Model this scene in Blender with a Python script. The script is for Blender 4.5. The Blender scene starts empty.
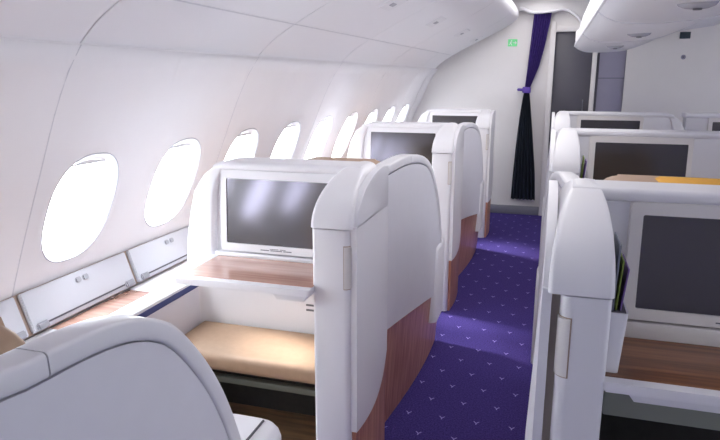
import bpy, bmesh, math, random
from mathutils import Vector, Matrix
random.seed(4)
PI = math.pi
col = bpy.context.scene.collection

# ------------------------------------------------------------------ materials
def lin(c):
    return tuple(((v/255)/12.92 if v/255 <= .04045 else ((v/255+.055)/1.055)**2.4) for v in c) + (1.0,)

def mat(name, rgb, rough=.45, metal=0.0, spec=.5, coat=0.0, emit=None, estr=1.0, noise=.0, nscale=30.0, bump=0.0, bscale=200.0, trans=0.0):
    m = bpy.data.materials.new(name); m.use_nodes = True
    nt = m.node_tree; b = nt.nodes['Principled BSDF']
    b.inputs['Base Color'].default_value = lin(rgb)
    b.inputs['Roughness'].default_value = rough
    b.inputs['Metallic'].default_value = metal
    b.inputs['Specular IOR Level'].default_value = spec
    b.inputs['Coat Weight'].default_value = coat
    b.inputs['Coat Roughness'].default_value = .15
    b.inputs['Transmission Weight'].default_value = trans
    if emit:
        b.inputs['Emission Color'].default_value = lin(emit); b.inputs['Emission Strength'].default_value = estr
    tc = nt.nodes.new('ShaderNodeTexCoord')
    if noise:
        n = nt.nodes.new('ShaderNodeTexNoise'); n.inputs['Scale'].default_value = nscale; n.inputs['Detail'].default_value = 3
        r = nt.nodes.new('ShaderNodeValToRGB')
        c = lin(rgb)
        r.color_ramp.elements[0].position = .3; r.color_ramp.elements[1].position = .7
        r.color_ramp.elements[0].color = tuple(x*(1-noise) for x in c[:3])+(1,)
        r.color_ramp.elements[1].color = tuple(min(1, x*(1+noise)) for x in c[:3])+(1,)
        nt.links.new(tc.outputs['Object'], n.inputs['Vector'])
        nt.links.new(n.outputs['Fac'], r.inputs['Fac']); nt.links.new(r.outputs['Color'], b.inputs['Base Color'])
    if bump:
        n2 = nt.nodes.new('ShaderNodeTexNoise'); n2.inputs['Scale'].default_value = bscale
        bp = nt.nodes.new('ShaderNodeBump'); bp.inputs['Strength'].default_value = bump; bp.inputs['Distance'].default_value = .002
        nt.links.new(tc.outputs['Object'], n2.inputs['Vector'])
        nt.links.new(n2.outputs['Fac'], bp.inputs['Height']); nt.links.new(bp.outputs['Normal'], b.inputs['Normal'])
    return m

def wood(name, dark, light, rough=.3, stretch=(4, 90, 60), coat=.3):
    m = mat(name, light, rough, coat=coat)
    nt = m.node_tree; b = nt.nodes['Principled BSDF']
    tc = nt.nodes.new('ShaderNodeTexCoord'); mp = nt.nodes.new('ShaderNodeMapping')
    mp.inputs['Scale'].default_value = stretch
    n = nt.nodes.new('ShaderNodeTexNoise'); n.inputs['Scale'].default_value = 1.0; n.inputs['Detail'].default_value = 5
    r = nt.nodes.new('ShaderNodeValToRGB')
    r.color_ramp.elements[0].position = .33; r.color_ramp.elements[1].position = .68
    r.color_ramp.elements[0].color = lin(dark); r.color_ramp.elements[1].color = lin(light)
    nt.links.new(tc.outputs['Object'], mp.inputs['Vector']); nt.links.new(mp.outputs['Vector'], n.inputs['Vector'])
    nt.links.new(n.outputs['Fac'], r.inputs['Fac']); nt.links.new(r.outputs['Color'], b.inputs['Base Color'])
    return m

def carpet_mat():
    m = mat('purple carpet', (80, 60, 150), .95, spec=.1)
    nt = m.node_tree; b = nt.nodes['Principled BSDF']; L = nt.links.new
    tc = nt.nodes.new('ShaderNodeTexCoord')
    sep = nt.nodes.new('ShaderNodeSeparateXYZ'); L(tc.outputs['Object'], sep.inputs[0])
    def M(op, a, bb=None, c=None):
        n = nt.nodes.new('ShaderNodeMath'); n.operation = op
        for i, v in enumerate((a, bb, c)):
            if v is None: continue
            if isinstance(v, (int, float)): n.inputs[i].default_value = v
            else: L(v, n.inputs[i])
        return n.outputs[0]
    S = 7.5
    ys = M('MULTIPLY', sep.outputs['Y'], S)
    row = M('FLOOR', ys)
    off = M('MULTIPLY', M('MODULO', row, 2.0), .5)
    xs = M('ADD', M('MULTIPLY', sep.outputs['X'], S), off)
    u = M('SUBTRACT', M('FRACT', xs), .5); v = M('SUBTRACT', M('FRACT', ys), .5)
    # a small open sprig: two strokes meeting at a point and a short stem
    au = M('ABSOLUTE', u)
    d1 = M('ABSOLUTE', M('SUBTRACT', au, M('MULTIPLY', v, .75)))
    s1 = M('MULTIPLY', M('LESS_THAN', d1, .018), M('MULTIPLY', M('GREATER_THAN', v, .0), M('LESS_THAN', v, .10)))
    s2 = M('MULTIPLY', M('LESS_THAN', au, .014), M('MULTIPLY', M('GREATER_THAN', v, -.07), M('LESS_THAN', v, .01)))
    mk = M('MAXIMUM', s1, s2)
    n = nt.nodes.new('ShaderNodeTexNoise'); n.inputs['Scale'].default_value = 160; n.inputs['Detail'].default_value = 4
    L(tc.outputs['Object'], n.inputs['Vector'])
    r = nt.nodes.new('ShaderNodeValToRGB')
    r.color_ramp.elements[0].position = .3; r.color_ramp.elements[1].position = .7
    r.color_ramp.elements[0].color = lin(CARPET_D); r.color_ramp.elements[1].color = lin(CARPET_L)
    L(n.outputs['Fac'], r.inputs['Fac'])
    mx = nt.nodes.new('ShaderNodeMix'); mx.data_type = 'RGBA'
    L(mk, mx.inputs['Factor']); L(r.outputs['Color'], mx.inputs['A']); mx.inputs['B'].default_value = lin((150, 136, 205))
    L(mx.outputs['Result'], b.inputs['Base Color'])
    bp = nt.nodes.new('ShaderNodeBump'); bp.inputs['Strength'].default_value = .5; bp.inputs['Distance'].default_value = .003
    L(n.outputs['Fac'], bp.inputs['Height']); L(bp.outputs['Normal'], b.inputs['Normal'])
    return m

CARPET_D, CARPET_L = (47, 38, 88), (76, 62, 134)
M_ = dict(
    lining=mat('white cabin lining', (236, 234, 238), .55, noise=.012, nscale=6, bump=.05, bscale=600),
    bin=mat('white bin plastic', (232, 231, 236), .45),
    shell=mat('white suite plastic', (232, 231, 236), .38),
    rim=mat('pale grey trim plastic', (226, 225, 230), .4),
    rail=mat('dark olive rail', (104, 106, 96), .5),
    frame=mat('reveal outline grey', (178, 178, 188), .5),  # grey standing in for the shaded edge of the window reveal
    seam=mat('pale joint strip', (214, 213, 220), .5),
    hinge=mat('grey hinge metal', (165, 166, 176), .4),
    panel=mat('lilac grey panel', (222, 221, 229), .5, noise=.01, nscale=20),
    warm=mat('warm white plastic', (226, 222, 220), .42),
    lid=mat('pale blue grey lid', (205, 207, 216), .5),
    tanedge=mat('tan edge lining', (176, 155, 140), .6),
    beige=mat('beige recess', (182, 172, 158), .6),
    groove=mat('dark groove', (92, 90, 100), .7),
    blue=mat('blue stripe', (50, 62, 120), .5),
    tan=mat('tan leather', (170, 140, 115), .5, noise=.04, nscale=40, bump=.15, bscale=350),
    orange=mat('orange headrest cloth', (232, 172, 62), .8, noise=.05, nscale=60, bump=.3, bscale=500),
    piping=mat('dark piping', (70, 62, 62), .6),
    screen=mat('dark screen glass', (40, 40, 35), .13, spec=1.0, coat=1.0),
    grey=mat('grey metal', (150, 150, 158), .35, metal=.6),
    greygreen=mat('grey green apron', (128, 132, 122), .55),
    dark=mat('dark footwell shade and seat base', (48, 46, 44), .8, noise=.15, nscale=30),  # footwell shade put into the colour; seat bases use it too
    ink=mat('dark print', (110, 110, 118), .7),
    bulk=mat('white bulkhead laminate', (228, 224, 224), .55, noise=.01, nscale=8),
    ceil=mat('ceiling panel', (222, 220, 222), .6, noise=.01, nscale=5),
    doorgrey=mat('dark grey door laminate', (84, 82, 92), .45, noise=.03, nscale=12),
    lilac=mat('lilac grey door laminate', (150, 147, 168), .5, noise=.02, nscale=12),
    skirt=mat('grey skirting metal', (140, 140, 150), .45, metal=.3),
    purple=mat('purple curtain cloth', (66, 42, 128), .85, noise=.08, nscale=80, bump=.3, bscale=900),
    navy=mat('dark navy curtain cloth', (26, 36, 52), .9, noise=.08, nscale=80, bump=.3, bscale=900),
    tie=mat('violet tie band', (104, 78, 176), .8),
    green=mat('green exit sign', (120, 220, 150), .5, emit=(110, 225, 140), estr=.08),
    white=mat('white print', (250, 250, 250), .6),
    slate=mat('dark slate sign', (42, 56, 66), .5),
    lamp=mat('lamp lens grey', (176, 176, 186), .25),
    kick=wood('red brown kick wood', (176, 118, 92), (214, 160, 130), .4, (60, 60, 3)),
    rose=wood('rosewood table veneer', (192, 146, 132), (216, 176, 160), .09, (3, 60, 60), coat=.6),
    brown=wood('brown table veneer', (104, 66, 44), (150, 100, 68), .3, (3, 70, 60)),
    floorwood=wood('brown footwell floor', (96, 76, 56), (138, 106, 78), .5, (5, 40, 20)),
    mag1=mat('green magazine', (120, 140, 60), .5), mag2=mat('violet magazine', (110, 84, 150), .5), mag3=mat('grey magazine', (120, 125, 140), .4),
)
M_['carpet'] = carpet_mat()
_b = M_['screen'].node_tree.nodes['Principled BSDF']; _b.inputs['Specular Tint'].default_value = (.80, .73, 1, 1); _b.inputs['Coat Roughness'].default_value = .28
# window pane: thin clear acrylic
pm = bpy.data.materials.new('clear window pane'); pm.use_nodes = True
nt = pm.node_tree; nt.nodes.remove(nt.nodes['Principled BSDF'])
tr = nt.nodes.new('ShaderNodeBsdfTransparent'); gl = nt.nodes.new('ShaderNodeBsdfGlossy'); gl.inputs['Roughness'].default_value = .05
mxs = nt.nodes.new('ShaderNodeMixShader'); mxs.inputs[0].default_value = .05
nt.links.new(tr.outputs[0], mxs.inputs[1]); nt.links.new(gl.outputs[0], mxs.inputs[2]); nt.links.new(mxs.outputs[0], nt.nodes['Material Output'].inputs[0])
M_['pane'] = pm

# ------------------------------------------------------------------ mesh helpers
def obj(name, bm, m, parent=None, kind=None, sharp=38):
    bmesh.ops.remove_doubles(bm, verts=bm.verts, dist=1e-6)
    bmesh.ops.recalc_face_normals(bm, faces=bm.faces)
    bm.normal_update()
    for f in bm.faces: f.smooth = True
    for e in bm.edges:
        if len(e.link_faces) == 2:
            e.smooth = e.calc_face_angle(0) < math.radians(sharp)
    me = bpy.data.meshes.new(name); bm.to_mesh(me); bm.free()
    o = bpy.data.objects.new(name, me); col.objects.link(o)
    me.materials.append(M_[m] if isinstance(m, str) else m)
    if parent is not None: o.parent = parent
    if kind: o['kind'] = kind
    return o

def thing(name, label, cat, loc=(0, 0, 0), group=None):
    o = bpy.data.objects.new(name, None); col.objects.link(o)
    o.empty_display_size = .1
    o.location = loc; o['label'] = label; o['category'] = cat
    if group: o['group'] = group
    return o
def tag(o, label, cat, group=None):
    o['label'] = label; o['category'] = cat
    if group: o['group'] = group
    return o
def dup(root, loc, label, group=None):
    r = root.copy(); col.objects.link(r); r.location = loc; r['label'] = label
    if group: r['group'] = group
    for ch in list(root.children):
        c = ch.copy(); col.objects.link(c); c.parent = r
        for g in list(ch.children):
            d = g.copy(); col.objects.link(d); d.parent = c
    return r

def bx(bm, x0, x1, y0, y1, z0, z1, bev=0.0, seg=2):
    x0, x1 = min(x0, x1), max(x0, x1); y0, y1 = min(y0, y1), max(y0, y1); z0, z1 = min(z0, z1), max(z0, z1)
    mtx = Matrix.Translation(((x0+x1)/2, (y0+y1)/2, (z0+z1)/2)) @ Matrix.Diagonal((x1-x0, y1-y0, z1-z0, 1))
    r = bmesh.ops.create_cube(bm, size=1, matrix=mtx)
    if bev:
        es = set()
        for v in r['verts']: es.update(v.link_edges)
        bmesh.ops.bevel(bm, geom=list(es), offset=min(bev, .49*min(x1-x0, y1-y0, z1-z0)), segments=seg, profile=.5, affect='EDGES')
    return bm
def box(*a, **k):
    bm = bmesh.new(); return bx(bm, *a, **k)

def loft(bm, rings, closed=True, cap=True):
    vs = [[bm.verts.new(p) for p in r] for r in rings]
    n = len(rings[0])
    for a, b in zip(vs, vs[1:]):
        for i in range(n if closed else n-1):
            j = (i+1) % n
            try: bm.faces.new((a[i], a[j], b[j], b[i]))
            except ValueError: pass
    if cap and closed:
        for r in (vs[0], vs[-1]):
            try: bm.faces.new(r)
            except ValueError: pass
    return vs

def prism(bm, pts, fn, a0, a1, bev=0.0, seg=2):
    """extrude a 2-D outline; fn(p, q, a) -> 3-D point"""
    r0 = [fn(p, q, a0) for p, q in pts]; r1 = [fn(p, q, a1) for p, q in pts]
    before = set(bm.edges)
    vs = loft(bm, [r0, r1])
    if bev:
        es = [e for v in vs[0] for e in v.link_edges if e.other_vert(v) in set(vs[0])] + [e for v in vs[1] for e in v.link_edges if e.other_vert(v) in set(vs[1])]
        bmesh.ops.bevel(bm, geom=list(set(es)), offset=bev, segments=seg, profile=.5, affect='EDGES')
    return bm

def rrect(x0, x1, y0, y1, r, n=6, rs=None):
    """rounded rectangle, counter-clockwise from lower left; rs = radii (ll, lr, ur, ul)"""
    rs = rs or (r, r, r, r); pts = []
    for (cx, cy, a, rr) in ((x0, y0, PI, rs[0]), (x1, y0, 1.5*PI, rs[1]), (x1, y1, 0, rs[2]), (x0, y1, .5*PI, rs[3])):
        ox = cx + (rr if cx == x0 else -rr); oy = cy + (rr if cy == y0 else -rr)
        for i in range(n+1):
            t = a + .5*PI*i/n
            pts.append((ox+rr*math.cos(t), oy+rr*math.sin(t)))
    return pts

def tube(bm, pts, r, n=8):
    pts = [Vector(p) for p in pts]; rings = []
    for i, p in enumerate(pts):
        t = (pts[min(i+1, len(pts)-1)]-pts[max(i-1, 0)]).normalized()
        a = t.cross(Vector((0, 0, 1)));  a = a if a.length > 1e-3 else t.cross(Vector((1, 0, 0)))
        a.normalize(); b = t.cross(a)
        rings.append([p+(a*math.cos(2*PI*k/n)+b*math.sin(2*PI*k/n))*r for k in range(n)])
    loft(bm, rings); return bm

def interp(tab, t):
    if t <= tab[0][0]: return tab[0][1]
    for (a, va), (b, vb) in zip(tab, tab[1:]):
        if t <= b: return va+(vb-va)*(t-a)/(b-a)
    return tab[-1][1]
def smooth_curve(pts, n):
    """Catmull-Rom through 2-D points"""
    out = []
    P = [pts[0]]+list(pts)+[pts[-1]]
    for i in range(1, len(P)-2):
        for k in range(n):
            t = k/n; p0, p1, p2, p3 = P[i-1], P[i], P[i+1], P[i+2]
            out.append(tuple(.5*(2*b+(c-a)*t+(2*a-5*b+4*c-d)*t*t+(-a+3*b-3*c+d)*t**3) for a, b, c, d in zip(p0, p1, p2, p3)))
    out.append(tuple(pts[-1])); return out

# ------------------------------------------------------------------ the cabin
YB, YF, CX = -2.6, 6.15, .95
WALL = [(.0, -1.62), (.40, -1.57), (.55, -1.535), (.66, -1.50), (.841, -1.428), (1.05, -1.338), (1.215, -1.266), (1.32, -1.21), (1.385, -1.163)]
def taper(y): return .020*max(0, y-2.0)
wc = smooth_curve(WALL, 8)
def wx(z, y): return interp(wc, z)+taper(y)

PITCH = .505
SEAM = [1.37+2*PITCH*k for k in range(-4, 5)]
WY = [1.585+PITCH*k for k in range(-8, 9)]
ZC, RY, RZ = .900, .131, .155
def soval(a, ry, rz, e=2.5):
    c, s = math.cos(a), math.sin(a)
    return ry*math.copysign(abs(c)**(2/e), c), rz*math.copysign(abs(s)**(2/e), s)

def wall_cell(bm, y0, y1, yc, mirror=False):
    z0, z1, n = .60, 1.385, 12
    per = [(y0+(y1-y0)*i/n, z0) for i in range(n)]+[(y1, z0+(z1-z0)*i/n) for i in range(n)]+[(y1-(y1-y0)*i/n, z1) for i in range(n)]+[(y0, z1-(z1-z0)*i/n) for i in range(n)]
    rings = []
    ovs = []
    for (y, z) in per:
        a = math.atan2((z-ZC)/RZ, (y-yc)/RY)
        ovs.append(a)
    def pt(y, z, dx=0): return (wx(z, y)+dx, y, z)
    for k in range(6):
        t = k/5
        ring = []
        for (y, z), a in zip(per, ovs):
            oy, oz = soval(a, RY*1.17, RZ*1.15)
            ring.append(pt(y+(yc+oy-y)*t, z+(ZC+oz-z)*t))
        rings.append(ring)
    for sc, dx in ((1.12, -.003), (1.07, -.012), (1.03, -.022), (1.0, -.027)):
        rings.append([pt(yc+soval(a, RY*sc, RZ*sc)[0], ZC+soval(a, RY*sc, RZ*sc)[1], dx) for a in ovs])
    loft(bm, rings, cap=False)
bm = bmesh.new()
edges_y = [WY[0]-PITCH/2]
for i, yc in enumerate(WY):
    wall_cell(bm, yc-PITCH/2, yc+PITCH/2, yc)
ya, yb2 = WY[0]-PITCH/2, WY[-1]+PITCH/2
# lower dado and the plain stretch up to the bulkhead
ysteps = [ya+(yb2-ya)*i/40 for i in range(41)]
loft(bm, [[(wx(z, y), y, z) for z in (0, .2, .4, .5, .60)] for y in ysteps], closed=False, cap=False)
if yb2 < YF+.3: loft(bm, [[(wx(z, y), y, z) for z in [.0+1.385*k/20 for k in range(21)]] for y in (yb2, YF+.3)], closed=False, cap=False)
loft(bm, [[(wx(1.385, y), y, 1.385), (-1.24, y, 1.40), (-1.26, y, 2.04)] for y in (YB, 1.0, YF+.3)], closed=False, cap=False)
wl = obj('wall_left', bm, 'lining', kind='structure')
so = wl.modifiers.new('thick', 'SOLIDIFY'); so.thickness = .004; so.offset = 0
wr = wl.copy(); wr.name = 'wall_right'; col.objects.link(wr); wr.scale = (-1, 1, 1); wr.location = (2*CX, 0, 0)

for i, yc in enumerate(WY):
    vis = yc > 1.2 and yc < 5.2
    for side in (0, 1):
        if side == 1 and i % 1: continue
        bm = bmesh.new(); N = 40
        ring = [(wx(ZC+soval(2*PI*k/N, RY, RZ)[1], yc)-.027, yc+soval(2*PI*k/N, RY, RZ)[0], ZC+soval(2*PI*k/N, RY, RZ)[1]) for k in range(N)]
        ring2 = [(p[0]+.004, p[1], p[2]) for p in ring]
        loft(bm, [ring, ring2])
        w = obj('window_%d' % (i+1+side*len(WY)), bm, 'pane', kind='structure')
        # shade pulled up, its lower lip still showing at the top of the pane
        bm = bmesh.new()
        def top(yy): return ZC+RZ*(max(0, 1-abs((yy-yc)/RY)**2.5))**(1/2.5)
        zs = ZC+RZ*.91
        up = []
        for k in range(13):
            yy = yc+RY*.8*(k/6-1)
            up.append((yy, max(zs+.001, top(yy))))
        prism(bm, [(up[0][0], zs), (up[-1][0], zs)]+up[::-1], lambda p, q, a: (wx(q, yc)+a, p, q), -.022, -.016)
        sh = obj('shade_lip', bm, 'rim', w)
        bm = bmesh.new()
        fr = [soval(2*PI*k/48, RY*1.15, RZ*1.13) for k in range(48)]
        tube(bm, [(wx(ZC+q, yc+p)+.0005, yc+p, ZC+q) for p, q in fr+fr[:2]], .0026, 6); obj('window_frame', bm, 'frame', w)  # added ring: shaded outline of the reveal drawn as grey colour
        if side: 
            w.scale = (-1, 1, 1); w.location = (2*CX, 0, 0)
        pd = bpy.data.lights.new('window portal', 'AREA'); pd.shape = 'RECTANGLE'; pd.size = .31; pd.size_y = .36; pd.cycles.is_portal = True
        po = bpy.data.objects.new('window_portal', pd); col.objects.link(po)
        s = -1 if side == 0 else 1
        xw = wx(ZC, yc)-.06
        po.location = (xw if side == 0 else 2*CX-xw, yc, ZC)
        # portals face into the cabin along their local -Z
        po.rotation_euler = (PI/2, 0, -PI/2 if side == 0 else PI/2)
        po.rotation_euler = Vector((-1, 0, .4) if side == 0 else (1, 0, .4)).to_track_quat('Z', 'Y').to_euler()

# panel joints of the side lining
for k, ys in enumerate(SEAM):
    if ys < .5 or ys > 5.6: continue
    bm = bmesh.new()
    tube(bm, [(wx(z, ys)+.0005, ys, z) for z in [.62+(1.385-.62)*i/24 for i in range(25)]], .003, 6)
    obj('trim_%d' % (k+1), bm, 'seam', kind='structure')

# floor, ceiling, end walls
bm = box(-1.75, 2*CX+1.75, YB, 9.0, -.05, 0); obj('floor', bm, 'carpet', kind='structure')
bm = box(-1.3, 2*CX+1.3, YB, 9.0, 2.02, 2.06); obj('ceiling', bm, 'ceil', kind='structure')
bm = box(-1.75, 2*CX+1.75, YB-.05, YB, 0, 2.06); obj('wall_back', bm, 'bulk', kind='structure')
# bulkhead with a doorway between x=-.05 and x=.61
bm = bmesh.new()
bx(bm, -1.75, -.05, YF, YF+.06, 0, 2.06); bx(bm, .61, 2*CX+1.75, YF, YF+.06, 0, 2.06)
bx(bm, -.05, .61, YF, YF+.06, 1.76, 2.06)
obj('wall_front', bm, 'bulk', kind='structure')
bm = box(-1.4, -.05, YF-.014, YF, .0, .085, .004); obj('baseboard_front', bm, 'skirt', kind='structure')
# cross passage behind the doorway
bm = bmesh.new(); bx(bm, -1.0, 1.4, 8.9, 8.95, 0, 2.06); obj('wall_passage', bm, 'lilac', kind='structure')
# door frame
bm = bmesh.new()
bx(bm, -.055, -.005, YF-.03, YF+.09, 0, 1.80, .008); bx(bm, .325, .365, YF-.012, YF+.09, 0, 1.80, .008)
bx(bm, -.055, .63, YF-.012, YF+.09, 1.71, 1.765, .008)
obj('trim_20', bm, 'bulk', kind='structure')
d1 = obj('door_1', box(-.005, .325, YF+.03, YF+.07, .01, 1.71, .006), 'doorgrey', kind='structure')
bm = bmesh.new(); tube(bm, [(.27, YF+.03, .98), (.27, YF+.005, .98), (.27, YF+.005, 1.10), (.27, YF+.03, 1.10)], .007); obj('door_handle', bm, 'skirt', d1)
d2 = obj('door_2', box(.385, .61, YF+.02, YF+.06, .01, 1.71, .006), 'lilac', kind='structure')
obj('door_joint', box(.387, .608, YF+.017, YF+.021, 1.297, 1.303), 'groove', d2)
obj('door_edge', box(.367, .387, YF+.02, YF+.05, .01, 1.71, .003), 'groove', d2)
# curved header over the aisle
bm = bmesh.new()
low = smooth_curve([(-.42, 1.80), (-.33, 1.90), (-.22, 1.865), (-.06, 1.87), (.05, 1.885), (.14, 1.84), (.2, 1.77), (.24, 1.62), (.3, 1.58)], 6)
prism(bm, low+[(.3, 2.03), (-.42, 2.03)], lambda p, q, a: (p, a, q), YF-.10, YF-.012, .006)
obj('trim_21', bm, 'ceil', kind='structure')
bm = bmesh.new(); tube(bm, [(p, YF-.105, q+.012) for p, q in low[6:]], .012, 8); obj('trim_22', bm, 'bin', kind='structure')

# ------------------------------------------------------------------ overhead bins along the window side
BINP = [(-1.163, 1.388), (-1.10, 1.445), (-1.0, 1.508), (-.87, 1.578), (-.72, 1.652), (-.58, 1.722), (-.47, 1.786), (-.425, 1.83), (-.42, 1.88), (-.46, 1.95), (-.56, 2.015)]
bc = smooth_curve(BINP, 5)
def binring(y, g=0.0):
    t = taper(y)
    ring = [(x+t, y, z) for x, z in bc]+[(-1.0+t, y, 2.015), (-1.19+t, y, 1.5), (-1.19+t, y, 1.372), (-1.172+t, y, 1.372)]
    return ring
bins_lab = ['white overhead bin over the nearest window, top left corner of the photo', 'second white overhead bin from the camera along the window wall',
            'third white overhead bin from the camera along the window wall', 'fourth white overhead bin from the camera along the window wall', 'fifth white overhead bin from the camera along the window wall', 'last white overhead bin on the window wall, ending by the curtain']
starts = [s for s in SEAM if .2 < s < 5.7]
ends = starts[1:]+[YF-.12]
if ends[-1]-starts[-1] < .45: starts = starts[:-1]; ends = ends[:-2]+[YF-.12]
for k, (ya, yb_) in enumerate(zip(starts, ends)):
    b = thing('overhead_bin', bins_lab[k], 'overhead bin', (-.8, (ya+yb_)/2, 1.388), 'overhead bins on the window side')
    off = Vector((-.8, (ya+yb_)/2, 1.388))
    def loc(ring): return [Vector(p)-off for p in ring]
    bm = bmesh.new(); g = .003
    ys = [ya+g+(yb_-ya-2*g)*i/6 for i in range(7)]
    loft(bm, [loc(binring(y)) for y in ys]); obj('housing', bm, 'bin', b)
    # door lower edge groove, running along the bin
    bm = bmesh.new(); tube(bm, [Vector((-1.0+taper(y)+.0, y, 1.508))-off for y in ys], .0028, 6); obj('door_joint', bm, 'seam', b)
    # latch plate on the door
    def on(sx, y, d):
        z = interp([(x, z) for x, z in bc[:31]], sx); z2 = interp([(x, z) for x, z in bc[:31]], sx+.01)
        nrm = Vector((z2-z, 0, -.01)).normalized()
        return Vector((sx+taper(y), y, z))+nrm*d-off
    ym = (ya+yb_)/2+.05
    bm = bmesh.new(); loft(bm, [[on(-.80, ym-.09, .0), on(-.80, ym+.09, .0), on(-.70, ym+.09, .0), on(-.70, ym-.09, .0)], [on(-.795, ym-.085, .005), on(-.795, ym+.085, .005), on(-.705, ym+.085, .005), on(-.705, ym-.085, .005)]])
    lt = obj('latch_plate', bm, 'rim', b)
    bm = bmesh.new(); loft(bm, [[on(-.765, ym-.03, .004), on(-.765, ym+.03, .004), on(-.742, ym+.03, .004), on(-.742, ym-.03, .004)], [on(-.763, ym-.028, .008), on(-.763, ym+.028, .008), on(-.744, ym+.028, .008), on(-.744, ym-.028, .008)]])
    obj('latch', bm, 'hinge', lt)

# centre bins
CB = smooth_curve([(.150, 1.560), (.19, 1.532), (.25, 1.514), (.34, 1.510), (.44, 1.514), (.56, 1.528), (.70, 1.58), (.85, 1.645), (1.0, 1.68), (1.18, 1.705)], 5)
cb_lab = ['white centre overhead bin nearest the camera with a recessed lamp, top right corner', 'middle white centre overhead bin with a small recessed lamp under it', 'farthest white centre overhead bin, ending before the dark doorway']
for k, (ya, yb_, yl) in enumerate(((.2, 2.75, 2.1), (2.75, 4.1, 3.42), (4.1, 5.68, 4.68))):
    b = thing('overhead_bin', cb_lab[k], 'overhead bin', (.6, (ya+yb_)/2, 1.51), 'overhead bins over the centre suites')
    off = Vector((.6, (ya+yb_)/2, 1.51))
    bm = bmesh.new()
    rings = []
    for y in [ya+.0015+(yb_-ya-.003)*i/6 for i in range(7)]:
        rings.append([Vector((p, y, q))-off for p, q in CB]+[Vector(p)-off for p in ((1.3, y, 1.78), (1.3, y, 2.015), (.34, y, 2.015), (.20, y, 1.80), (.150, y, 1.575))])
    loft(bm, rings); obj('housing', bm, 'bin', b)
    bm = bmesh.new(); tube(bm, [Vector((p, yb_-.003, q-.0005))-off for p, q in CB], .004, 6); obj('end_joint', bm, 'seam', b)
    bm = bmesh.new(); tube(bm, [Vector((.152, y, 1.562))-off for y in (ya+.002, yb_-.002)], .006, 8); obj('edge_trim', bm, 'bin', b)
    # recessed reading lamp: shallow eyelid bowl on the underside
    bm = bmesh.new(); rings = []
    for rr, dz in ((.046, .004), (.040, -.006), (.026, -.013), (.008, -.016)):
        rings.append([Vector((.385+rr*1.25*math.cos(2*PI*i/20), yl+rr*math.sin(2*PI*i/20), 1.511+dz))-off for i in range(20)])
    loft(bm, rings); lmp = obj('reading_lamp', bm, 'lamp', b)
    bm = bmesh.new(); loft(bm, [[Vector((.385+rr*math.cos(2*PI*i/16), yl-.012+rr*.7*math.sin(2*PI*i/16), 1.511+dz))-off for i in range(16)] for rr, dz in ((.014, -.012), (.012, -.019))]); obj('lens', bm, 'groove', lmp)

b_far = b
# ------------------------------------------------------------------ console under the windows
con = thing('side_console', 'long white side ledge with wood inlay and blue stripe under the windows', 'console', (-1.3, .9, 0))
def cbm(*a, **k):
    x0, x1, y0, y1, z0, z1 = a; return box(x0+1.3, x1+1.3, y0-.9, y1-.9, z0, z1, **k)
YC0, YC1 = -.6, 2.7
prof = [(-1.455, .20), (-1.455, .54), (-1.332, .54), (-1.312, .536), (-1.30, .524), (-1.30, .2)]
bm = bmesh.new(); prism(bm, prof, lambda p, q, a: (p+1.3, a-.9, q), YC0, YC1); obj('ledge', bm, 'shell', con)
obj('blue_stripe', cbm(-1.302, -1.2975, YC0, 2.09, .492, .514), 'blue', con)
obj('side_panel', cbm(-1.303, -1.2985, YC0, 2.09, .0, .491), 'panel', con)
obj('wood_inlay', cbm(-1.445, -1.352, 1.45, 1.83, .538, .5412, bev=.001), 'rose', con)
obj('wood_inlay', cbm(-1.445, -1.352, 1.0, 1.30, .538, .5412, bev=.001), 'rose', con)
# stowage bins with tilted lids between the ledge and the wall
LB, LT = Vector((-1.450, 0, .545)), Vector((-1.492, 0, .668))
ld = (LT-LB); ln = Vector((ld.z, 0, -ld.x)).normalized()
if ln.z < 0: ln = -ln
st_lab = ['grey sidewall stowage bin at the left edge, mostly hidden by the seat back', 'long grey sidewall stowage bin under the largest, nearest window', 'grey sidewall stowage bin under the second window, next to the seat screen']
for k, ya in enumerate((SEAM[4]-PITCH, SEAM[4], SEAM[4]+PITCH)):
    yb_ = ya+PITCH
    b = thing('stowage_bin', st_lab[k], 'stowage bin', (-1.47, (ya+yb_)/2, .55), 'stowage bins below the windows')
    off = Vector((-1.47, (ya+yb_)/2, .55))
    def lp(s, y, h): return LB+ld*s+ln*h+Vector((0, y, 0))-off
    def slab(s0, s1, y0, y1, h0, h1):
        bm = bmesh.new(); loft(bm, [[lp(s0, y0, h0), lp(s0, y1, h0), lp(s1, y1, h0), lp(s1, y0, h0)], [lp(s0, y0, h1), lp(s0, y1, h1), lp(s1, y1, h1), lp(s1, y0, h1)]])
        return bm
    obj('frame', slab(.0, 1.01, ya, yb_, -.04, .001), 'tanedge', b)
    bm = slab(.03, 1.0, ya+.010, yb_-.010, .001, .016)
    bmesh.ops.bevel(bm, geom=bm.edges[:], offset=.003, segments=2, affect='EDGES')
    li = obj('lid', bm, 'lid', b)
    ym = (ya+yb_)/2
    for dy in (-.012, .022):
        bm = slab(.72, .86, ym+dy-.014, ym+dy+.012, .014, .021); bmesh.ops.bevel(bm, geom=bm.edges[:], offset=.003, segments=2, affect='EDGES')
        obj('latch', bm, 'hinge', b)
    for yy in (ya+.045, yb_-.045):
        bm = slab(.04, .22, yy-.022, yy+.022, .014, .026); bmesh.ops.bevel(bm, geom=bm.edges[:], offset=.004, segments=2, affect='EDGES')
        obj('hinge', bm, 'hinge', b)
    obj('grip_slot', slab(.13, .17, ya+.07, yb_-.07, .015, .018), 'groove', b)

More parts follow.
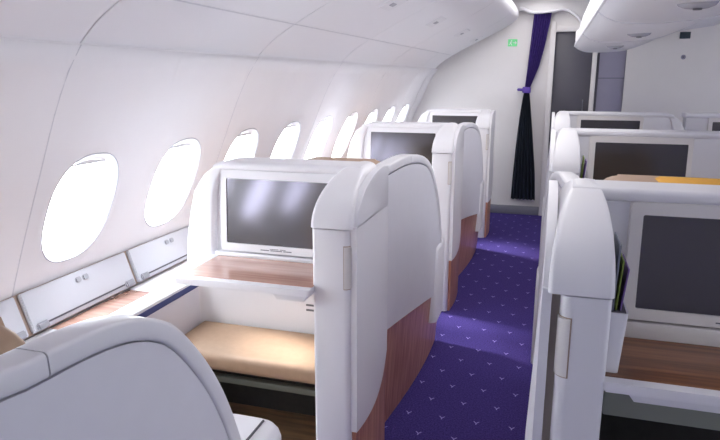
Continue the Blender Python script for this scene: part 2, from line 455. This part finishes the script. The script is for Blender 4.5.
# ------------------------------------------------------------------ suite partitions with screen, post and table
TILT = .07
def partition(label, x0, y0, d, su, W, left=True, detail=True, post=True, tw=None, ztop=1.045, pf=-.22, inlay='rose', table=True, group=None):
    """d: +1 when inward is +x. su: inset of the screen from the aisle face; W: overall width."""
    r = thing('suite_partition', label, 'seat partition', (x0, y0, 0), group)
    X = lambda u: u*d
    def B(u0, u1, y0_, y1_, z0, z1, **k): return box(X(u0), X(u1), y0_, y1_, z0, z1, **k)
    SW, SH, SZ = .385, .207, .776
    zt = ztop
    SZ = zt-.261
    p0 = .12 if post else .02
    # wall around the screen, with slanting outer edge and round shoulder
    out = [(p0-.06, .70), (W, .70), (W-.012, .85), (W-.036, zt-.12)]
    for i in range(7):
        t = i/6*PI/2; out.append((W-.036-.012-.075+.08*math.cos(t), zt-.105+.08*math.sin(t)))
    out += [(p0-.06, zt-.025)]
    bm = bmesh.new(); prism(bm, out, lambda p, q, a: (X(p), a, q), .0, .11, .006); obj('screen_wall', bm, 'shell', r)
    # rounded cap along the top
    rings = []
    capu = [(p0-.07, 0), (W-.17, 0), (W-.135, .003), (W-.108, .012)]
    for u, dz in capu:
        rings.append([(X(u), y_, z_-dz) for y_, z_ in rrect(-.009, .118, zt-.028, zt, .011, 4)])
    bm = bmesh.new(); loft(bm, rings); obj('top_cap', bm, 'shell', r)
    # cheek at the far end
    rings = []
    for z_, u1, u0 in ((.70, W+.004, W-.10), (.80, W-.006, W-.105), (zt-.16, W-.024, W-.11), (zt-.10, W-.040, W-.115), (zt-.06, W-.064, W-.125), (zt-.03, W-.094, W-.14), (zt-.010, W-.122, W-.15)):
        s = 1 if z_ < .95 else max(.2, 1-(z_-.95)/.12)
        rings.append([(X(a), b_, z_) for a, b_ in rrect(u0, u1, -.022*s, .115, .011)])
    bm = bmesh.new(); loft(bm, rings); obj('cheek', bm, 'shell', r)
    # monitor
    b0, b1 = su-.028, su+SW+.022
    bm = bmesh.new()
    o_ = rrect(b0, b1, SZ-.028, SZ+SH+.03, .008, 4); i_ = rrect(su, su+SW, SZ, SZ+SH, .004, 4)
    ti = lambda q: -(zt-.03-q)*TILT
    loft(bm, [[(X(p), .001, q) for p, q in o_], [(X(p), -.008+ti(q), q) for p, q in rrect(b0+.003, b1-.003, SZ-.025, SZ+SH+.027, .008, 4)], [(X(p), -.008+ti(q), q) for p, q in i_], [(X(p), -.0035+ti(q), q) for p, q in i_]], cap=False)
    mo = obj('monitor_bezel', bm, 'warm' if d > 0 else 'shell', r)
    bm = bmesh.new(); rr = rrect(su-.001, su+SW+.001, SZ-.001, SZ+SH+.001, .004, 3)
    loft(bm, [[(X(p), -.004+ti(q), q) for p, q in rr], [(X(p), .0+ti(q)*.9, q) for p, q in rr]]); obj('screen', bm, 'screen', mo)
    if detail:
        bm = bmesh.new(); c = (b0+b1)/2+.02
        for k, (a, w_) in enumerate(((-.05, .028), (-.018, .04), (.026, .03))): bx(bm, X(c+a), X(c+a+w_), -.0085+ti(SZ-.015), -.007+ti(SZ-.015), SZ-.0165, SZ-.0135)
        for k, (a, w_) in enumerate(((-.03, .02), (-.006, .03))): bx(bm, X(c+a), X(c+a+w_), -.0085+ti(SZ-.01), -.007+ti(SZ-.01), SZ-.0115, SZ-.0095)
        obj('bezel_print', bm, 'ink', mo)
        obj('lower_sill', B(p0, b1+.02, -.030, .0, .739, SZ-.03, bev=.004), 'warm' if d > 0 else 'shell', r)
    if post:
        # hood: stacked slices, rounding back at the top
        zb, zh = .905, zt+.001
        rings = []
        for i in range(15):
            s = math.sin(i/14*PI/2); z_ = zb+(zh-zb)*s
            q = math.sqrt(max(0, 1-s**2.0))
            yf = (pf-.004)+(.05-pf)*(1-q**1.15)
            qe = .5 if d > 0 else .8
            uc = .090 if d > 0 else .078
            ui = uc+(.128-uc)*q**qe
            uo = uc-.012-(uc-.012-.010)*q**(.55 if d > 0 else .62)
            rings.append([(X(a), b_, z_) for a, b_ in rrect(uo, max(ui, uo+.012), min(yf, .09), .118, min(.011, .49*max(.004, max(ui, uo+.012)-uo), .49*(.118-min(yf, .09))), 4)])
        bm = bmesh.new(); loft(bm, rings); obj('post_hood', bm, 'shell', r, sharp=50)
        # pillar
        bm = bmesh.new(); pu, pr = (.034, .022) if d > 0 else (.017, .016)
        bm = bmesh.new(); prism(bm, rrect(pu, .125, pf, .0, .012, 5, (pr, .010, .004, .004)), lambda p, q, a: (X(p), q, a), .0, zb-.004, .002); obj('post', bm, 'shell', r)
        obj('recess', B(.016, .045, pf+(.035 if d > 0 else .022), .06, .02, zb-.002), 'beige' if d > 0 else 'shell', r)
        # aisle side leaf, with a curved lower edge
        bm = bmesh.new(); rings = []
        for i in range(13):
            y_ = pf+.012+(.135-pf-.012)*i/12
            t = i/12; zl = .30+.11*t*t*(1.0)
            bul = .012*math.sin(PI*t)
            yb_ = zb+.06*0
            rings.append([(X(-bul*k_), y_, z_) if s_ == 0 else (X(.018), y_, z_) for (s_, k_, z_) in [(0, 1.2, zl), (0, 1.3, zl+.15), (0, .8, zl+.30), (0, 0, zb-.04), (0, 0, zb+.004), (1, 0, zb+.004), (1, 0, zl)]])
        loft(bm, rings); obj('aisle_panel', bm, 'shell', r)
        bm = bmesh.new(); rings = []
        for i in range(9):
            t = i/8; y_ = pf+.02+(.135-pf-.02)*t
            bul = .008*math.sin(PI*t)
            rings.append([(X(.006-bul), y_, 0), (X(.004-bul), y_, .30+.11*t*t+.004), (X(.03), y_, .30+.11*t*t+.004), (X(.03), y_, 0)])
        loft(bm, rings); obj('kick_panel', bm, 'kick', r)
        # side of the hood above the leaf
        bm = bmesh.new()
        sd = [(pf+.02, zb)]+[(pf+.02+(.05-pf)*(1-math.cos(t)), zb+(zt-.008-zb)*math.sin(t)) for t in [i/8*PI/2 for i in range(1, 9)]]+[(.135, zt-.010), (.135, zb)]
        prism(bm, sd, lambda p, q, a: (X(a), p, q), .0, .02, .002); obj('hood_side', bm, 'shell', r)
        # latch
        def corner(h, z0_, z1_, t0_, t1_):
            bm = bmesh.new(); rg = []
            for i in range(9):
                t = PI+PI/2*(t0_+(t1_-t0_)*i/8); c, s_ = math.cos(t), math.sin(t)
                rg.append([(X(pu+pr+(pr+hh)*c), pf+pr+(pr+hh)*s_, z_) for hh, z_ in ((-.004, z0_), (h, z0_+.003), (h, z1_-.003), (-.004, z1_))])
            loft(bm, rg); return bm
        lt = obj('latch', corner(.003, .735, .858, -.05, .95), 'warm', r)
        obj('latch_gap', corner(.0008, .732, .861, -.12, 1.03), 'tanedge', lt)
    if table:
        t0, t1 = (p0, tw or W-.09)
        bm = bmesh.new(); prism(bm, rrect(t0, t1, -.262, .02, .02, 5, (.008, .03, .004, .004)), lambda p, q, a: (X(p), q, a), .718, .738, .005, 3); tb = obj('table', bm, 'shell', r)
        bm = bmesh.new(); prism(bm, rrect(t0+.0, t1-.035, -.236, .0, .004, 3), lambda p, q, a: (X(p), q, a), .7375, .7395); obj('table_inlay', bm, inlay, tb)
        bm = bmesh.new(); c = t0+.155
        if d < 0: c = t0+.06
        hw = .055 if d < 0 else .11
        prism(bm, [(c-hw, .719), (c-hw+.015, .699), (c+hw-.015, .699), (c+hw, .719)], lambda p, q, a: (X(p), a, q), -.252, -.21, .003); obj('table_latch', bm, 'rim', tb)
    return r

def footwell(r, d, u0, u1, w='shell', apron=False):
    X = lambda u: u*d
    def B(a0, a1, y0_, y1_, z0, z1, **k): return box(X(a0), X(a1), y0_, y1_, z0, z1, **k)
    bm = bmesh.new()
    bx(bm, X(u0-.02), X(u0), .0, .355, 0, .715)
    if apron:
        bx(bm, X(u0), X(u1), .335, .355, 0, .715); bx(bm, X(u1), X(u1+.015), .0, .355, 0, .715); bx(bm, X(u0), X(u1), .02, .355, .70, .715)
    else:
        n = 8; R_ = .05; back = [(u1, .30)]+[(u1-R_+R_*math.cos(PI/2*i/n), .305+R_*.6*math.sin(PI/2*i/n)) for i in range(n+1)]+[(u0, .335)]
        loft(bm, [[(X(p), q, z) for p, q in back+[(u0, .355), (u1+.005, .355)]] for z in (0, .53)])
        bx(bm, X(u0), X(.655), .335, .355, .53, .715); bx(bm, X(u0), X(.645), .02, .355, .70, .715)
    obj('footwell', bm, w, r)
    if not apron:
        bm = bmesh.new(); rings = []
        prism(bm, rrect(u0-.0, u1-.006, .04, .33, .02, 4, (.03, .05, .02, .02)), lambda p, q, a: (X(p), q, a), .285, .348, .02, 4)
        obj('footrest_cushion', bm, 'tan', r)
        obj('footrest_rail', B(u0, u1-.01, .10, .13, .212, .235, bev=.004), 'rail', r)
        obj('footwell_shade', B(u0, u1-.01, .30, .33, 0, .28), 'dark', r)  # dark back sheet paints the shade under the cushion
        obj('footwell_floor', B(u0, u1-.01, -.30, .33, .0, .012), 'floorwood', r)
        bm = bmesh.new()
        for k in range(2):
            bx(bm, X(u0+.20), X(u0+.245), .3325, .3355, .452-k*.02, .459-k*.02)
        obj('placard', bm, 'ink', r)
    else:
        obj('apron', B(.128, u1, -.235, -.20, .655, .72, bev=.004), 'greygreen', r)
        bm = bmesh.new()
        for k in range(2): bx(bm, X(u0+.40+.004*k), X(u0+.445), -.2365, -.2345, .690-.013*k, .695-.013*k)
        obj('apron_print', bm, 'ink', r)
        obj('footwell_shade', B(u0, u1, .30, .335, 0, .66), 'dark', r)  # dark sheet at the back, footwell shade put into its colour
        obj('footwell_floor', B(u0, u1, -.30, .34, .0, .012), 'dark', r)  # floor coloured dark as part of the painted footwell shade

XL, XR = -.478, .006
LPY = [1.75, 3.56, 5.32]
pl_lab = ['nearest window-side suite partition with wood table and tan footrest below its screen', 'second window-side partition, its screen just above the curved shell of the seat before it', 'farthest window-side partition, small, closest to the curtain']
for k, y in enumerate(LPY):
    r = partition(pl_lab[k], XL+(0, -.003, .025)[k], y, -1, (.11, .145, .13)[k], (.648, .69, .675)[k], tw=.56, group='window-side suite partitions')
    footwell(r, -1, .125, .822)
RPY = [1.43, 3.05, 4.69]
pr_lab = ['nearest centre suite partition with large dark screen and brown table at right', 'middle centre suite partition behind the nearest one, dark screen half covered by an orange headrest', 'farthest centre suite partition on the aisle, low screen strip under the white bulkhead']
for k, y in enumerate(RPY):
    r = partition(pr_lab[k], XR, y, 1, .198, .90, tw=.88, ztop=1.068, pf=-.262, inlay='brown', group='centre suite partitions')
    footwell(r, 1, .158, .85, 'dark', apron=True)  # interior coloured dark because daylight does not reach under the table
    # literature pocket on the inner face of the post
    bm = bmesh.new()
    loft(bm, [[(a, b_, z_) for a, b_ in rrect(.1225, u1, -.22, yb, .006, 3)] for z_, u1, yb in ((.715, .142, -.10), (.722, .150, -.09), (.862, .160, -.085))], cap=True)
    pk = obj('literature_pocket', bm, 'shell', r)
    obj('pocket_mouth', box(.126, .156, -.216, -.089, .8605, .8635), 'groove', pk)
r = partition('right-hand neighbour of the farthest centre partition, cut off by the photo edge', .915, RPY[2]+.005, 1, .12, .86, post=False, table=False, ztop=1.068, group='centre suite partitions')

# magazines standing in the pockets
def magazine(label, x, y, z, h, w, t, tilt, m):
    bm = bmesh.new()
    bx(bm, -t/2, t/2, -w/2, w/2, 0, h, .0008, 1)
    o = obj('magazine', bm, m); o.location = (x, y, z); o.rotation_euler = (tilt[0], tilt[1], 0)
    tag(o, label, 'magazine', 'magazines in the literature pockets'); return o
for k, y in enumerate(RPY[:2]):
    nm = ('the nearest', 'the middle')[k]
    magazine('greenish magazine standing in the pocket of %s centre partition' % nm, XR+.138, y-.152, .863, .10, .11, .003, (0, .06), 'mag1')
    magazine('violet magazine leaning in the pocket of %s centre partition' % nm, XR+.146, y-.152, .863, .085, .11, .003, (0, .10), 'mag2')
    if k == 0: magazine('tall grey magazine in the pocket beside the nearest centre screen', XR+.132, y-.152, .863, .13, .115, .003, (0, .03), 'mag3')

# ------------------------------------------------------------------ seats: wrap-round shell, trim, kick panel, cushions
TOP = smooth_curve([(1.93, .995), (2.08, 1.012), (2.25, 1.02), (2.40, 1.006), (2.52, .975), (2.61, .92), (2.68, .84), (2.74, .74), (2.79, .62), (2.83, .50), (2.86, .42)], 5)
TOP = [(y-2.5, z) for y, z in TOP]
def botz(y):
    t = (y+.57)/1.1
    return .425-.06*t-.115*t*t
def outx(y, z):
    """outer face of the shell measured outwards (towards the aisle) from the aisle plane"""
    t = (y+.57)/1.1
    b = -.062+.075*math.sin(PI*min(1, max(0, t*.62+.02)))
    b += .014*math.sin(PI*min(1, max(0, (z-.1)/.9)))
    return b
def seat(label, x0, y0, d, cover=False, group=None, hz=.976, hu=.13, jt=-.20, az=.565, ax=0.0, dz=0.0):
    """d=+1: seat lies on the +x side of the aisle plane"""
    r = thing('airline_seat', label, 'airline seat', (x0, y0, 0), group)
    X = lambda o_: -o_*d          # outward amount -> x
    n = len(TOP); rows = 10; th = .05; inset = .036
    tops = []
    TP = [(y, z-dz*min(1, max(0, (.11-y)/.26))) for y, z in TOP]
    for i, (y, z) in enumerate(TP):
        a = Vector(TP[max(i-1, 0)]); b = Vector(TP[min(i+1, n-1)]); t = (b-a).normalized(); nn = Vector((t.y, -t.x))
        if nn.y > 0: nn = -nn
        tops.append((Vector((y, z)), nn, t))
    bm = bmesh.new(); rings = []
    for (p, nn, t), k in zip(tops, range(n)):
        e = p+nn*inset; yb = -.57+.96*k/(n-1); zb = botz(yb)
        ring = []
        for j in range(rows+1):
            s = j/rows; y = yb+(e.x-yb)*s; z = zb+(e.y-zb)*s
            ring.append((X(outx(y, z)-.003), y, z))
        inner = [(X(outx(y_, z_)-th), y_, z_) for (_, y_, z_) in ring[::-1]]
        rings.append(ring+inner)
    loft(bm, rings); obj('shell', bm, 'panel', r)
    # trim band along the top edge in two lengths with a joint
    def band(sel, name):
        bm = bmesh.new(); rings = []
        for p, nn, t in sel:
            ring = []
            for a, b_ in rrect(-.001, th+.002, 0, inset-.002, .007, 4):
                q = p+nn*b_
                ring.append((X(outx(q.x, q.y)-a-.001), q.x, q.y))
            rings.append(ring)
        loft(bm, rings); return obj(name, bm, 'rim', r)
    ks = [k for k in range(n) if TOP[k][0] < jt]; k0 = ks[-1]
    band(tops[:k0+1], 'shell_trim')
    p, nn, t = tops[k0+1]
    p1 = tops[k0][0].lerp(p, .30)
    band([(tops[k0][0]+(p-tops[k0][0]).normalized()*.0025, tops[k0][1], tops[k0][2])]+tops[k0+1:], 'shell_trim')
    obj('trim_joint', _joint(tops[k0], inset, th, X), 'ink', r)
    # wood below
    bm = bmesh.new(); rings = []
    for k in range(23):
        y = -.57+1.0*k/22; zb = botz(y)
        rings.append([(X(outx(y, .0)-.014-.012*1), y, 0), (X(outx(y, zb)-.012), y, zb+.002), (X(outx(y, zb)-.045), y, zb+.002), (X(outx(y, 0)-.045), y, 0)])
    loft(bm, rings); obj('kick_panel', bm, 'kick', r)
    # back of the shell behind the seat
    bm = bmesh.new(); rings = []
    for i in range(9):
        a = i/8*PI/2; rings.append([( d*(.055+.10*(1-math.cos(a))), -.55+.19*math.sin(a), z) for z in (.05, .985)]+[( d*(.06+.105*(1-math.cos(a))), -.515+.185*math.sin(a), z) for z in (.985, .05)])
    rings.append([(d*.60, -.36, .05), (d*.60, -.36, .985), (d*.60, -.33, .985), (d*.60, -.33, .05)])
    loft(bm, rings); obj('shell_back', bm, 'panel', r)
    # cushions
    D = lambda u: u*d
    bm = bmesh.new(); prism(bm, rrect(.13, .60, .30, .98, .05, 5, (.03, .03, .09, .09)), lambda p, q, a: (D(p), a-.0, q), -.325, -.19, .03, 3)
    obj('backrest', bm, 'tan', r)
    bm = bmesh.new(); prism(bm, rrect(hu, .53, .74, hz, .05, 6, (.02, .02, .07, .07)), lambda p, q, a: (D(p), a, q), -.29, -.05, .028, 4)
    hd = obj('headrest', bm, 'tan', r)
    bm = bmesh.new(); tube(bm, [(D(p), -.26, q) for p, q in rrect(hu+.001, .529, .741, hz-.001, .05, 6, (.02, .02, .07, .07))], .004, 6); obj('piping', bm, 'piping', hd)
    if cover:
        bm = bmesh.new(); prism(bm, rrect(.295, .55, .80, hz+.006, .03, 5, (.01, .01, .05, .02)), lambda p, q, a: (D(p), a, q), -.296, -.10, .012, 3); obj('headrest_cover', bm, 'orange', hd)
    bm = bmesh.new(); prism(bm, rrect(.125, .60, -.19, .30, .05, 5), lambda p, q, a: (D(p), q, a), .30, .44, .03, 3); obj('seat_cushion', bm, 'tan', r)
    obj('seat_base', box(D(.14), D(.58), -.18, .25, 0, .30, bev=.01), 'dark', r)
    # armrest console ahead of the shell
    bm = bmesh.new(); loft(bm, [[(D(p), q, z_) for p, q in rrect(-.032-ax+e, .112-ax*.4-e, .16+e, .405-e, .04, 6, (.03, .03, .05-e*.6, .05-e*.6))] for z_, e in ((.20, 0), (az-.03, 0), (az-.018, .003), (az-.009, .009), (az-.003, .017), (az, .028))]); ar = obj('armrest', bm, 'shell', r)
    bm = bmesh.new(); tube(bm, [(D(.012-ax), .375, az), (D(.012-ax), .19, az)], .003, 6); obj('armrest_joint', bm, 'groove', ar)
    return r
def _joint(tp, inset, th, X):
    p, nn, t = tp
    bm = bmesh.new(); rings = []
    for s in (0.0002, .0022):
        ring = []
        for a, b_ in rrect(.002, th-.002, .002, inset-.004, .007, 4):
            q = p+nn*b_+t*s
            ring.append((X(outx(q.x, q.y)-a-.001), q.x, q.y))
        rings.append(ring)
    loft(bm, rings); return bm

SYL = [2.5-1.81, 2.5, 4.33]
sl_lab = ['nearest seat, its large grey shell filling the lower left corner', 'seat with curved grey shell between the first and second window-side partitions', 'seat with curved grey shell just before the farthest window-side partition']
for k, y in enumerate(SYL):
    seat(sl_lab[k], XL-(.09 if k == 0 else 0), y, -1, group='window-side seats', **(dict(hz=.972, hu=.085, jt=-.11, az=.60, ax=.045, dz=.042) if k == 0 else {}))
SYR = [2.19, 3.81]
sr_lab = ['centre seat with orange headrest cover behind the nearest centre screen', 'centre seat with orange headrest cover behind the middle centre screen']
for k, y in enumerate(SYR):
    seat(sr_lab[k], XR+.012, y, 1, cover=True, hz=.998, group='centre seats')

# ------------------------------------------------------------------ curtain, signs
cu = thing('curtain', 'gathered dark purple curtain tied back beside the dark doorway', 'curtain', (-.2, YF-.06, 0))
def pleats(prof, n=80, amp=.016, waves=7):
    bm = bmesh.new(); rings = []
    for z, xa, xb, am in prof:
        f = []; b_ = []
        for i in range(n+1):
            s = i/n; x = xa+(xb-xa)*s; w = am*math.sin(2*PI*waves*s+.6*math.sin(5*s+z))
            f.append((x+.2, w-.006, z)); b_.append((x+.2, w+.006, z))
        rings.append(f+b_[::-1])
    loft(bm, rings); return bm
def prof(z0, z1, pts, n=16):
    out = []
    for i in range(n+1):
        z = z0+(z1-z0)*i/n
        out.append((z, interp([(p[0], p[1]) for p in pts], z), interp([(p[0], p[2]) for p in pts], z), interp([(p[0], p[3]) for p in pts], z)))
    return out
pts = [(.16, -.322, -.095, .022), (.4, -.315, -.11, .022), (.7, -.30, -.145, .021), (.95, -.282, -.175, .018), (1.13, -.262, -.20, .012), (1.19, -.252, -.208, .008), (1.25, -.246, -.19, .010), (1.4, -.235, -.135, .016), (1.6, -.222, -.092, .018), (1.86, -.205, -.052, .018)]
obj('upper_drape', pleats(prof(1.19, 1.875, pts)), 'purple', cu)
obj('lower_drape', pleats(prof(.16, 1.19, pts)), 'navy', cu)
bm = bmesh.new(); rings = []
for z in (1.165, 1.172, 1.213, 1.22):
    e = .0 if z in (1.165, 1.22) else .004
    rings.append([(-.233+.2+(.034+e)*math.cos(2*PI*i/24), (.024+e)*math.sin(2*PI*i/24), z) for i in range(24)])
loft(bm, rings); tb = obj('tie_band', bm, 'tie', cu)
bm = bmesh.new(); tube(bm, [(-.06, 0, 1.192), (-.09, .02, 1.195), (-.11, .055, 1.195)], .012, 8); obj('tie_hook', bm, 'tie', tb)
bm = bmesh.new(); tube(bm, [(-.03, 0, 1.885), (.19, 0, 1.885)], .008, 8); obj('curtain_rail', bm, 'skirt', cu)

obj('end_bracket', box(.155-.6, .215-.6, 5.675-4.89, 5.78-4.89, 1.585-1.51, 1.70-1.51, bev=.028, seg=4), 'bin', b_far)
ex = thing('exit_sign', 'small green exit sign on the white wall left of the curtain', 'sign', (-.385, YF, 1.62))
obj('sign_plate', box(-.042, .042, -.008, 0, -.032, .032, bev=.003), 'green', ex)
bm = bmesh.new()   # running figure with an arrow
def disc(bm, cx, cz, r_, n=14): prism(bm, [(cx+r_*math.cos(2*PI*i/n), cz+r_*math.sin(2*PI*i/n)) for i in range(n)], lambda p, q, a: (p, a, q), -.0095, -.0075)
def stroke(bm, a, b_, w):
    a, b_ = Vector(a), Vector(b_); t = (b_-a).normalized(); nn = Vector((-t.y, t.x))*w/2
    prism(bm, [tuple(a-nn), tuple(b_-nn), tuple(b_+nn), tuple(a+nn)], lambda p, q, c: (p, c, q), -.0095, -.0075)
disc(bm, -.010, .019, .005)
for s in (((-.012, .012), (-.018, -.004), .008), ((-.018, -.004), (-.008, -.012), .005), ((-.008, -.012), (-.010, -.024), .005), ((-.018, -.004), (-.026, -.014), .005), ((-.026, -.014), (-.034, -.014), .004), ((-.012, .010), (-.002, .004), .004), ((-.013, .010), (-.026, .004), .004),
          ((.006, .0), (.032, .0), .006), ((.022, .012), (.034, .0), .006), ((.022, -.012), (.034, .0), .006)): stroke(bm, *s)
obj('pictogram', bm, 'white', ex)
sg = thing('wall_sign', 'small dark rectangular sign high on the white bulkhead at right', 'sign', (1.062, YF, 1.66))
obj('sign_plate', box(-.042, .042, -.008, 0, -.028, .028, bev=.003), 'slate', sg)
cs = thing('wall_placard', 'tiny grey round placard on the white bulkhead under the dark sign', 'placard', (1.066, YF, 1.478))
bm = bmesh.new(); disc(bm, 0, 0, .02, 20); o = obj('disc', bm, 'lilac', cs); o.location = (0, .0035, 0)
bm = bmesh.new(); stroke(bm, (-.009, -.009), (.009, .009), .004); stroke(bm, (-.009, .009), (.009, -.009), .004); o = obj('mark', bm, 'doorgrey', cs); o.location = (0, .003, 0)

# ------------------------------------------------------------------ light
w = bpy.data.worlds.new('bright overcast sky'); bpy.context.scene.world = w; w.use_nodes = True
bg = w.node_tree.nodes['Background']; bg.inputs['Color'].default_value = (.90, .96, 1.0, 1); bg.inputs['Strength'].default_value = 8.8
SUN = 9.0
def area(name, loc, sx, sy, power, rgb=(1, .98, .96), rot=(0, 0, 0)):
    ld_ = bpy.data.lights.new(name, 'AREA'); ld_.shape = 'RECTANGLE'; ld_.size = sx; ld_.size_y = sy; ld_.energy = power; ld_.color = rgb
    o = bpy.data.objects.new(name, ld_); col.objects.link(o); o.location = loc; o.rotation_euler = rot; return o
area('aisle_ceiling_light', (-.13, 3.6, 2.0), .25, 4.6, 11)
area('aisle_ceiling_light', (2*CX+.13, 2.6, 2.0), .25, 6.4, 8)

sl = bpy.data.lights.new('sun', 'SUN'); sl.energy = SUN; sl.angle = math.radians(16); sl.color = (1, .99, .98)
so_ = bpy.data.objects.new('sun', sl); col.objects.link(so_); so_.location = (-6, 6, 5)
so_.rotation_euler = Vector((-1, .33, .80)).to_track_quat('Z', 'Y').to_euler()
cam = bpy.data.cameras.new('camera'); cam.sensor_width = 36; cam.lens = 36*621/720; cam.clip_start = .02
co = bpy.data.objects.new('camera', cam); col.objects.link(co)
co.location = (0, 0, 1.3); co.rotation_euler = (math.radians(90-12.87), 0, math.radians(16.9))
sc = bpy.context.scene; sc.camera = co
sc.view_settings.view_transform = 'Standard'; sc.view_settings.look = 'None'; sc.view_settings.exposure = .97; sc.view_settings.gamma = 1
